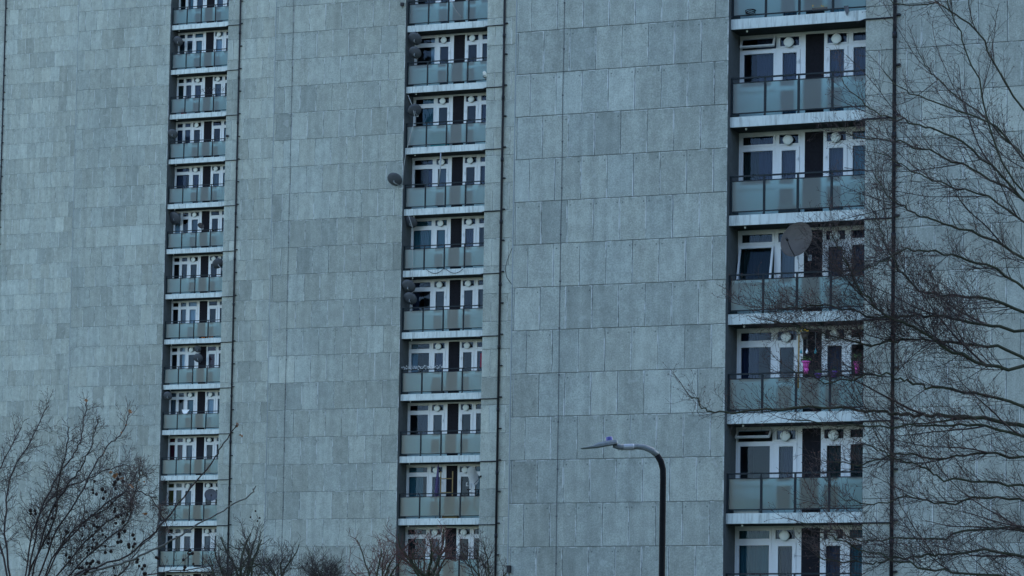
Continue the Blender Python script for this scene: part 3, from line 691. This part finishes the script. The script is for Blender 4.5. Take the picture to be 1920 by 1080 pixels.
# low balcony of the middle tower: shelf, parasol, bicycle
k = 7
o = empty('shelf_unit', T_world(M_, (2.08, .55, zf(M_, k))), -M_.th); tag(o, 'wooden shelf frame in the dark doorway of the bicycle balcony', 'shelf')
m = MB()
for x_ in (-.26, .29): m.box(x_ - .02, x_ + .02, -.02, .02, 0, 2.05)
m.build('upright', MAT['wood'], o); m = MB()
for z_ in (.4, 1.12, 1.72): m.box(-.24, .27, -.12, .12, z_, z_ + .025)
m.build('shelf', MAT['wood'], o)
o = empty('folded_parasol', T_world(M_, (1.66, .42, zf(M_, k))), -M_.th); tag(o, 'folded dark purple parasol standing between door and shelf frame', 'parasol')
MB().tube([(0, 0, 0), (.08, 0, 2.38)], .02, 8).build('pole', MAT['grey'], o)
MB().tube([(.005, 0, .75), (.02, 0, .95), (.05, 0, 1.6), (.085, 0, 2.36)], [.02, .10, .075, .02], 9).build('canopy', mat('parasol_cloth', (.06, .05, .12), .9), o)
o = empty('bicycle', T_world(M_, (3.35, .45, zf(M_, k))), -M_.th - .35); tag(o, 'bicycle behind the glass, its wheel showing at the right end of the balcony', 'bicycle')
def wheel(cx):
    m = MB(); c = Vector((cx, 0, .62)); pts = [c + Vector((cos(a_) * .33, 0, sin(a_) * .33)) for a_ in [i * 2 * pi / 28 for i in range(29)]]; m.tube(pts, .028, 7, cap=False); return m
MB()
for cx in (-.52, .45):
    wo = wheel(cx).build('wheel', MAT['black'], o); m = MB()
    for i in range(9): a_ = i * pi / 4.5; m.tube([Vector((cx, 0, .62)), Vector((cx + cos(a_) * .32, 0, .62 + sin(a_) * .32))], .003, 3)
    m.build('spoke', MAT['grey'], wo)
m = MB(); m.tube([(-.52, 0, .62), (-.12, 0, .60), (.33, 0, 1.08), (-.22, 0, 1.12), (-.12, 0, .60)], .018, 8); m.tube([(-.52, 0, .62), (-.22, 0, 1.12), (-.24, 0, 1.22)], .014, 8); m.tube([(.45, 0, .62), (.32, 0, 1.2)], .018, 8); m.build('frame', MAT['rail'], o)
MB().tube([(.32, -.26, 1.2), (.30, 0, 1.24), (.32, .26, 1.2)], .014, 8).build('handlebar', MAT['black'], o); MB().ball((-.24, 0, 1.25), .11, 10, 6, (1.2, .55, .3)).build('saddle', MAT['black'], o)
# white cloth, red cloth, oranges, flower box, cable coil, dangling cloth
def cloth(T, pts, d, label, mt, cat='cloth'):
    m = MB(); P = [T_local(T, x, y, d) for x, y in pts]; c = sum(P, Vector()) / len(P); th = .012
    n = len(P); m.v = [tuple(p - c + Vector((0, -th + .02 * sin(i * 2.), 0))) for i, p in enumerate(P)] + [tuple(p - c + Vector((0, th + .02 * sin(i * 2.), 0))) for i, p in enumerate(P)]
    m.f = [tuple(range(n)), tuple(range(2 * n - 1, n - 1, -1))] + [(i, (i + 1) % n, n + (i + 1) % n, n + i) for i in range(n)]; m.sm = [False] * len(m.f)
    o = m.build('hanging_cloth', MAT[mt]); o.location = T_world(T, c); o.rotation_euler = (0, 0, -T.th); tag(o, label, cat)
cloth(L_, [(341, 768), (355, 768), (351, 774), (345, 776), (342, 773)], .16, 'white cloth draped over the rail of a farthest tower balcony', 'cloth')
cloth(M_, [(901, 663), (911, 658), (911, 690), (900, 690)], .6, 'dark red cloth hanging at the right end behind the fairy lights balcony', 'red')
cloth(R_, [(1582, 11), (1590, 10), (1592, 18), (1588, 30), (1584, 20)], .16, 'grey rag hanging over the slab edge of the topmost nearest balcony', 'dishg')
o = thing('flower_trough', R_, 1535, 17, .3, 'yellow flowers in a low trough on the topmost nearest balcony', 'flower trough')
MB().box(-.16, .26, -.06, .06, -.05, .03).build('trough', MAT['dishb'], o); m = MB()
for i in range(26): m.ball((rnd.uniform(-.16, .26), rnd.uniform(-.05, .05), .04 + rnd.uniform(0, .05)), .02, 6, 4)
m.build('flower', MAT['yellow'], o)
o = thing('cable_coil', R_, 1407, 27, .22, 'coil of black cable lying on the topmost nearest balcony slab', 'cable coil'); m = MB()
for j in range(4):
    m.tube([(cos(a_) * (.12 + .008 * j), .05 * sin(a_), .04 + .02 * j + .035 * sin(a_ + j)) for a_ in [i * 2 * pi / 18 for i in range(19)]], .012, 5, cap=False)
m.build('coil', MAT['black'], o)
m = MB(); root = thing('orange_fruit', L_, 379, 633, .3, 'row of small orange fruit along the floor of a farthest tower balcony', 'fruit')
for i in range(5): MB().ball((i * .17 + rnd.uniform(-.03, .03), 0, .02), .05, 8, 6).build('fruit', MAT['orange'], root)

# ------------------------------------------------------------------ bare trees
class Grow:
    def __init__(s, seed_): s.r = random.Random(seed_); s.thick = MB(); s.thin = MB(); s.tips = []
    def vec(s): 
        r = s.r; v_ = Vector((r.gauss(0, 1), r.gauss(0, 1), r.gauss(0, 1))); return v_.normalized()
    def line(s, p, d, ln, r0, r1, wob=.14, up=.05, nseg=None, mb=None):
        nseg = nseg or max(3, int(ln / .12)); pts = [p.copy()]; d = d.normalized()
        for i in range(nseg):
            d = (d + s.vec() * wob + Vector((0, 0, up))).normalized(); p = p + d * (ln / nseg); pts.append(p.copy())
        rad = [r0 + (r1 - r0) * i / nseg for i in range(nseg + 1)]
        n = 3 if r0 < .012 else (5 if r0 < .04 else 8)
        (mb or (s.thin if r0 < s.cut else s.thick)).tube(pts, rad, n, cap=False); return pts, rad, d
    cut = .02
    def twigs(s, pts, rad, spacing, l0, lev, spread=.75, up=.12, bias=None, minr=.0022):
        r = s.r; acc = r.uniform(0, spacing)
        tot = sum((pts[i + 1] - pts[i]).length for i in range(len(pts) - 1)); done = 0
        side = r.choice((-1, 1))
        for i in range(len(pts) - 1):
            seg = pts[i + 1] - pts[i]; L_s = seg.length
            while acc < L_s:
                p = pts[i] + seg * (acc / L_s); t = (done + acc) / tot; dd = seg.normalized()
                perp = (s.vec() - dd * s.vec().dot(dd)); perp = (perp - dd * perp.dot(dd)).normalized()
                d = dd * (1 - spread * .45) + perp * spread + Vector((0, 0, up)) + (bias or Vector())
                ln = l0 * r.uniform(.45, 1.15) * (1.1 - .55 * t); r0 = max(minr, min(rad[i] * .6, ln * .0085 + .0012))
                q, qr, _ = s.line(p, d, ln, r0, minr * .7, .13, up * .3, max(3, int(ln / .09)))
                if lev > 0: s.twigs(q, qr, spacing * r.uniform(.8, 1.2), l0 * .46, lev - 1, spread, up, None, minr)
                else: s.tips.append(q[-1])
                acc += spacing * r.uniform(.5, 1.5)
            acc -= L_s; done += L_s

# right-hand tree: limbs traced where they cross the nearest tower, about 48 m away
def smooth(pts, n=4, jit=None):
    out = []
    for i in range(len(pts) - 1):
        p0 = pts[max(i - 1, 0)]; p1 = pts[i]; p2 = pts[i + 1]; p3 = pts[min(i + 2, len(pts) - 1)]
        for k in range(n):
            t = k / n; q = .5 * ((2 * p1) + (p2 - p0) * t + (2 * p0 - 5 * p1 + 4 * p2 - p3) * t * t + (3 * p1 - p0 - 3 * p2 + p3) * t ** 3)
            if jit: q = q + Vector((jit.gauss(0, .02), jit.gauss(0, .02), jit.gauss(0, .02)))
            out.append(q)
    out.append(pts[-1]); return out
TY = 48.0
base = at(2120, 1080, TY); base.z = 0
tree = empty('bare_tree', base); tag(tree, 'large bare tree with tangled twigs reaching in front of the nearest tower from the right', 'tree', 'bare winter trees')
g = Grow(5)
limbs = [  # (pixels from tip side to trunk side reversed below, start radius, twig length, spacing)
 ([(2080, 560), (1960, 420), (1860, 310), (1770, 250), (1713, 233), (1670, 223), (1623, 197), (1580, 150)], .045, .62, .12),
 ([(2085, 600), (1970, 420), (1860, 335), (1770, 293), (1713, 273), (1673, 263), (1623, 260), (1580, 250)], .042, .62, .12),
 ([(2075, 520), (1950, 330), (1850, 230), (1770, 197), (1697, 173), (1657, 133)], .036, .55, .13),
 ([(2080, 620), (1960, 450), (1850, 370), (1770, 343), (1737, 333), (1690, 307), (1647, 287)], .036, .55, .12),
 ([(2070, 480), (1930, 300), (1830, 210), (1770, 160), (1740, 130), (1720, 93)], .032, .55, .14),
 ([(2060, 440), (1900, 180), (1830, 60), (1770, 12), (1687, 7), (1650, -8)], .034, .5, .16),
 ([(2070, 500), (1900, 340), (1830, 150), (1790, 40), (1770, -20)], .034, .6, .16),
 ([(2095, 760), (1980, 690), (1870, 690), (1770, 650), (1721, 615), (1670, 596), (1620, 552), (1582, 483), (1560, 440)], .050, .75, .10),
 ([(2095, 780), (1960, 690), (1850, 650), (1770, 640), (1705, 637), (1642, 647), (1595, 640), (1500, 615), (1440, 600)], .042, .70, .10),
 ([(2100, 860), (1980, 790), (1870, 745), (1770, 728), (1720, 722), (1680, 706), (1642, 703), (1563, 716), (1481, 691)], .042, .65, .11),
 ([(2090, 700), (1950, 600), (1850, 560), (1770, 552), (1720, 540), (1680, 495), (1651, 439), (1640, 400)], .042, .68, .11),
 ([(2090, 720), (1960, 640), (1860, 610), (1770, 596), (1714, 590), (1670, 596), (1595, 584), (1538, 574), (1453, 584)], .044, .70, .10),
 ([(2105, 900), (1980, 820), (1870, 790), (1770, 781), (1720, 778), (1673, 775), (1626, 768), (1563, 765), (1437, 768), (1359, 771), (1321, 768), (1293, 742)], .058, .60, .13),
 ([(2105, 910), (1960, 830), (1850, 800), (1770, 798), (1689, 797), (1595, 801), (1481, 787)], .040, .60, .11),
 ([(2110, 950), (1980, 880), (1870, 850), (1770, 856), (1683, 853), (1620, 869), (1563, 866)], .036, .62, .12),
 ([(2110, 980), (1980, 930), (1870, 905), (1770, 897), (1730, 875), (1680, 857), (1626, 834)], .036, .62, .12),
 ([(2115, 1060), (1980, 1010), (1870, 990), (1770, 1008), (1674, 1011), (1595, 1008), (1500, 979)], .036, .60, .12),
 ([(2115, 1100), (1980, 1060), (1870, 1035), (1770, 1039), (1721, 1042), (1658, 1052), (1620, 1055), (1532, 1042)], .038, .62, .11),
 ([(2115, 1120), (1980, 1100), (1870, 1080), (1770, 1070), (1689, 1055), (1595, 1023), (1548, 1001)], .038, .62, .11),
 ([(2115, 1000), (1980, 960), (1870, 930), (1770, 945), (1700, 930), (1640, 945), (1580, 935)], .032, .6, .12),
 ([(2085, 650), (1960, 520), (1860, 450), (1770, 420), (1720, 400), (1680, 380), (1640, 330)], .036, .62, .12),
 ([(2090, 690), (1950, 560), (1850, 500), (1770, 478), (1700, 470), (1650, 490), (1600, 520)], .036, .65, .11),
]
jr = random.Random(9)
for li, (px, r0, tl, sp) in enumerate(limbs):
    sp *= .95 if li < 7 else .84
    y0 = jr.uniform(-1.6, 1.2); ny = len(px); r0 *= .58 if li > 6 else .42
    pts = [at(x, y, TY + y0 * (i / (ny - 1)) ** .8) - base for i, (x, y) in enumerate(px)]
    P = smooth(pts, 5, jr); rad = [r0 * (1 - .86 * (i / (len(P) - 1)) ** .9) + .0045 for i in range(len(P))]
    g.thick.tube(P, rad, 7, cap=False)
    cutn = int(len(P) * .22)
    g.twigs(P[cutn:], rad[cutn:], sp * .98, tl * 1.25, 2, .72, .14, Vector((-.22, 0, 0)), .0025)
    for j in range(3):                        # secondary boughs
        k = jr.randrange(cutn, len(P) - 4); dd = (P[k + 1] - P[k]).normalized() + g.vec() * .45 + Vector((0, 0, .12))
        q, qr, _ = g.line(P[k], dd, jr.uniform(.9, 1.9), rad[k] * .7, .005, .10, .02, 14); g.twigs(q, qr, sp * 1.15, tl * 1.0, 2, .72, .14, Vector((-.18, 0, 0)), .0028)
    q, qr, _ = g.line(P[-1], P[-1] - P[-2], .5, rad[-1], .003, .2); g.twigs(q, qr, .1, tl * .5, 1, minr=.003)
tr = MB(); pts = [Vector((0, 0, 0)), at(2118, 1200, TY) - base, at(2108, 950, TY) - base, at(2092, 720, TY) - base, at(2080, 560, TY) - base, at(2060, 420, TY) - base, at(2055, 200, TY) - base]
tr.tube(smooth(pts, 4), [.28 - .009 * i for i in range(25)], 12); tr.build('trunk', MAT['mossy'], tree)
g.thick.build('limb', MAT['mossy'], tree); g.thin.build('crown', MAT['twig'], tree)
m = MB()
for t in g.tips[::3]: m.ball(t, .008, 4, 3)
m.build('bud', MAT['redtwig'], tree)

# small mossy trees in front of the far towers
def small_tree(x, yfork, ytop, Y, seed_, label, forks, mt='mossy', tw='twig', wide=1.0, rad0=.16, twl=.9, sp=.13, minr=.006):
    rad0 *= .62; b = at(x, 1080, Y); zt = at(x, ytop, Y).z; zf_ = at(x, yfork, Y).z; b.z = 0; H = zt - zf_
    o = empty('bare_tree', b); tag(o, label, 'tree', 'bare winter trees'); g = Grow(seed_); r = g.r; g.cut = .02
    P, rd, d = g.line(Vector((0, 0, 0)), Vector((0, 0, 1)), zf_, rad0 * 1.25, rad0 * .9, .04, .05, 10, g.thick)
    trunk = g.thick; g.thick = MB(); trunk.build('trunk', MAT[mt], o)
    for i in range(forks):
        a = 2 * pi * i / forks + r.uniform(-.4, .4); el = r.uniform(.25, 1.3)
        dd = Vector((cos(a) * wide, sin(a) * wide * .8, el)); ln = H * r.uniform(.8, 1.15)
        q, qr, e = g.line(P[-1] - Vector((0, 0, r.uniform(0, .5))), dd, ln, rad0 * r.uniform(.42, .6), rad0 * .2, .26, .08, 10)
        g.twigs(q[3:], qr[3:], sp * 1.7, twl * .8, 1, .9, .25, None, minr)
        for j in range(5):
            k = r.randrange(2, len(q) - 1); dd2 = (e * .4 + g.vec() * .9 + Vector((0, 0, .3))); q2, qr2, _ = g.line(q[k], dd2, ln * r.uniform(.35, .65), qr[k] * .62, rad0 * .06, .34, .06, 8)
            g.twigs(q2, qr2, sp * 1.5, twl * .75, 1, .9, .22, None, minr)
            if r.random() < .6:
                q3, qr3, _ = g.line(q2[4], g.vec() + Vector((0, 0, .5)), ln * .3, qr2[4] * .7, minr, .36, .05, 6); g.twigs(q3, qr3, sp, twl * .6, 1, .9, .2, None, minr)
    g.thick.build('limb', MAT[mt], o); g.thin.build('crown', MAT[tw], o); return o
small_tree(462, 1085, 985, 118, 21, 'knotty moss-green bare tree in front of the gap between farthest and middle towers', 7, wide=1.1, rad0=.19, twl=.8)
small_tree(530, 1090, 1010, 122, 22, 'thin bare tree just right of the knotty moss-green one', 6, wide=.9, rad0=.13, twl=.9)
small_tree(600, 1100, 1040, 126, 23, 'bushy bare tree, mostly fine upright twigs, low before the middle tower wall', 9, wide=.9, rad0=.08, twl=1.1, sp=.09, minr=.005)
small_tree(784, 1075, 975, 105, 24, 'spreading bare tree with reddish twig ends before the lowest middle balcony', 8, tw='redtwig', wide=1.2, rad0=.17, twl=.8)
small_tree(716, 1090, 990, 108, 27, 'crooked bare tree with reddish tips left of the lowest middle balcony', 6, tw='redtwig', wide=1.0, rad0=.13, twl=.8)
small_tree(912, 1085, 1000, 104, 25, 'slim green-barked bare tree in front of the middle tower downpipe', 6, wide=.9, rad0=.10, twl=.8)
small_tree(395, 1095, 1020, 116, 28, 'low bare tree before the pier of the farthest tower', 6, wide=.9, rad0=.11, twl=.9)

# plane tree in the left foreground, seed balls still hanging
PY = 30.0
base = at(40, 1080, PY); base.z = 0
tree = empty('plane_tree', base); tag(tree, 'bare plane tree with dark hanging seed balls in the bottom left corner', 'tree', 'bare winter trees')
g = Grow(31); g.cut = .010
def pl(px, dy0=0, dy1=0): return [at(x, y, PY + dy0 + (dy1 - dy0) * i / (len(px) - 1)) - base for i, (x, y) in enumerate(px)]
mains = [
 ([(60, 1170), (110, 1100), (160, 1074), (215, 1060), (262, 1042), (320, 1015), (370, 985), (430, 950), (470, 925), (480, 912)], 0, -.8, .030, 0, 0),
 ([(60, 1180), (130, 1120), (200, 1095), (300, 1075), (400, 1062), (520, 1000), (600, 985)][:5] , 0, .6, .020, .30, .20),
 ([(60, 1150), (140, 1080), (240, 1040), (300, 985), (345, 930), (395, 868), (415, 838), (440, 800), (446, 797)], 0, -1.0, .020, .12, .5),
 ([(50, 1150), (100, 1010), (150, 930), (180, 870), (205, 835), (228, 812), (240, 785), (243, 773)], 0, .5, .020, .28, .16),
 ([(50, 1150), (80, 1000), (120, 920), (150, 880), (165, 850), (180, 800), (183, 786)], 0, -.4, .020, .30, .14),
 ([(45, 1150), (70, 980), (110, 890), (140, 850), (152, 815), (160, 770), (161, 753)], 0, .2, .020, .30, .14),
 ([(50, 1150), (120, 1020), (180, 960), (220, 930), (246, 920), (280, 930), (300, 960), (318, 1000)], 0, .4, .018, .30, .12),
 ([(50, 1160), (130, 1050), (200, 980), (240, 960), (245, 940), (250, 930), (262, 890), (265, 880)], 0, -.6, .018, .32, .12),
 ([(50, 1150), (110, 1030), (150, 985), (210, 945), (250, 900), (262, 880), (275, 895)], .2, .8, .018, .34, .11),
 ([(40, 1150), (60, 1000), (100, 930), (160, 900), (200, 880), (235, 870)], .3, 1.0, .018, .34, .11),
 ([(60, 1170), (120, 1090), (190, 1020), (235, 985), (250, 950), (240, 915), (236, 890)], .0, .7, .018, .34, .11),
 ([(70, 1170), (140, 1110), (220, 1080), (260, 1030), (290, 1000), (300, 950)], .2, .9, .016, .34, .13),
 ([(30, 1150), (10, 1000), (20, 900), (60, 820), (90, 760)], .2, .9, .024, .34, .14),
 ([(30, 1150), (0, 1020), (-20, 930), (10, 860), (40, 800)], -.2, .3, .024, .34, .14),
 ([(35, 1150), (60, 1060), (100, 980), (110, 900), (125, 840), (130, 800)], .2, -.5, .022, .34, .12),
]
jr = random.Random(4); nodes = []
for px, d0, d1, r0, tl, sp in mains:
    P = smooth(pl(px, d0, d1), 5, None); P = [p + Vector((jr.gauss(0, .006), 0, jr.gauss(0, .006))) for p in P]; r0 *= .36
    rad = [r0 * (1 - .85 * (i / (len(P) - 1))) + .0030 for i in range(len(P))]; (g.thick if tl == 0 else g.thin).tube(P, rad, 6, cap=False)
    if tl: g.twigs(P[4:], rad[4:], sp * .30, tl * .95, 2, .8, .08, Vector((.05, 0, .03)), .0017)
    
g.tips = [t for t in g.tips]
tr = MB(); tr.tube([Vector((0, 0, 0)), Vector((0, 0, 1.2)), Vector((.02, 0, at(60, 1150, PY).z))], [.22, .18, .12], 12); tr.build('trunk', MAT['mossy'], tree)
g.thick.build('limb', MAT['paletwig'], tree); g.thin.build('crown', MAT['twig'], tree)
bm_ = MB().ball((0, 0, 0), 1, 10, 8).tube([(0, 0, .9), (.3, 0, 4), (.2, 0, 8)], .09, 4).mesh('seed_ball', MAT['seed'])
clusters = [(170, 905), (175, 925), (168, 955), (212, 960), (215, 975), (182, 985), (195, 1000), (180, 1010), (231, 962), (230, 990), (225, 1010), (214, 905), (200, 1040), (252, 1005), (248, 1015), (262, 1055), (275, 1070), (165, 1035), (167, 1060), (185, 1055), (243, 1030), (196, 925), (355, 1038), (362, 1045), (348, 1050), (214, 1078), (155, 990), (159, 1075),
            (481, 968), (478, 974), (302, 1050), (350, 1060), (225, 895), (120, 1000), (100, 960), (80, 1020), (130, 1050), (60, 960)]
for (x, y) in clusters:
    nn = jr.choice((2, 3, 3, 4)) if x < 300 else 2
    Y_ = PY + jr.uniform(-.7, .7)
    for i in range(nn):
        p = at(x + jr.gauss(0, 5), y + jr.gauss(0, 7), Y_) - base; s_ = jr.uniform(.011, .018) if x < 400 else .009
        sb = link('seed_ball', bm_, tree, p); sb.scale = (s_, s_, s_ * 1.08)
m = MB()
for (x, y, s_) in ((243, 773, .028), (228, 811, .014), (237, 797, .010), (196, 849, .01), (444, 797, .026), (452, 817, .022), (246, 910, .026), (273, 963, .024), (262, 900, .012), (271, 903, .016), (161, 751, .018), (218, 890, .022), (222, 897, .026), (231, 896, .018), (208, 885, .02), (213, 893, .03)):
    c = at(x, y, PY - .3) - base
    for i in range(6):
        q = c + Vector((jr.gauss(0, s_ * .35), jr.gauss(0, s_ * .3), jr.gauss(0, s_ * .25))); e1 = g.vec() * s_ * .75; e2 = e1.orthogonal().normalized() * s_ * .5
        m.quad(q - e1, q - e2 + g.vec() * s_ * .2, q + e1, q + e2)
m.build('dead_leaf', MAT['dead'], tree)
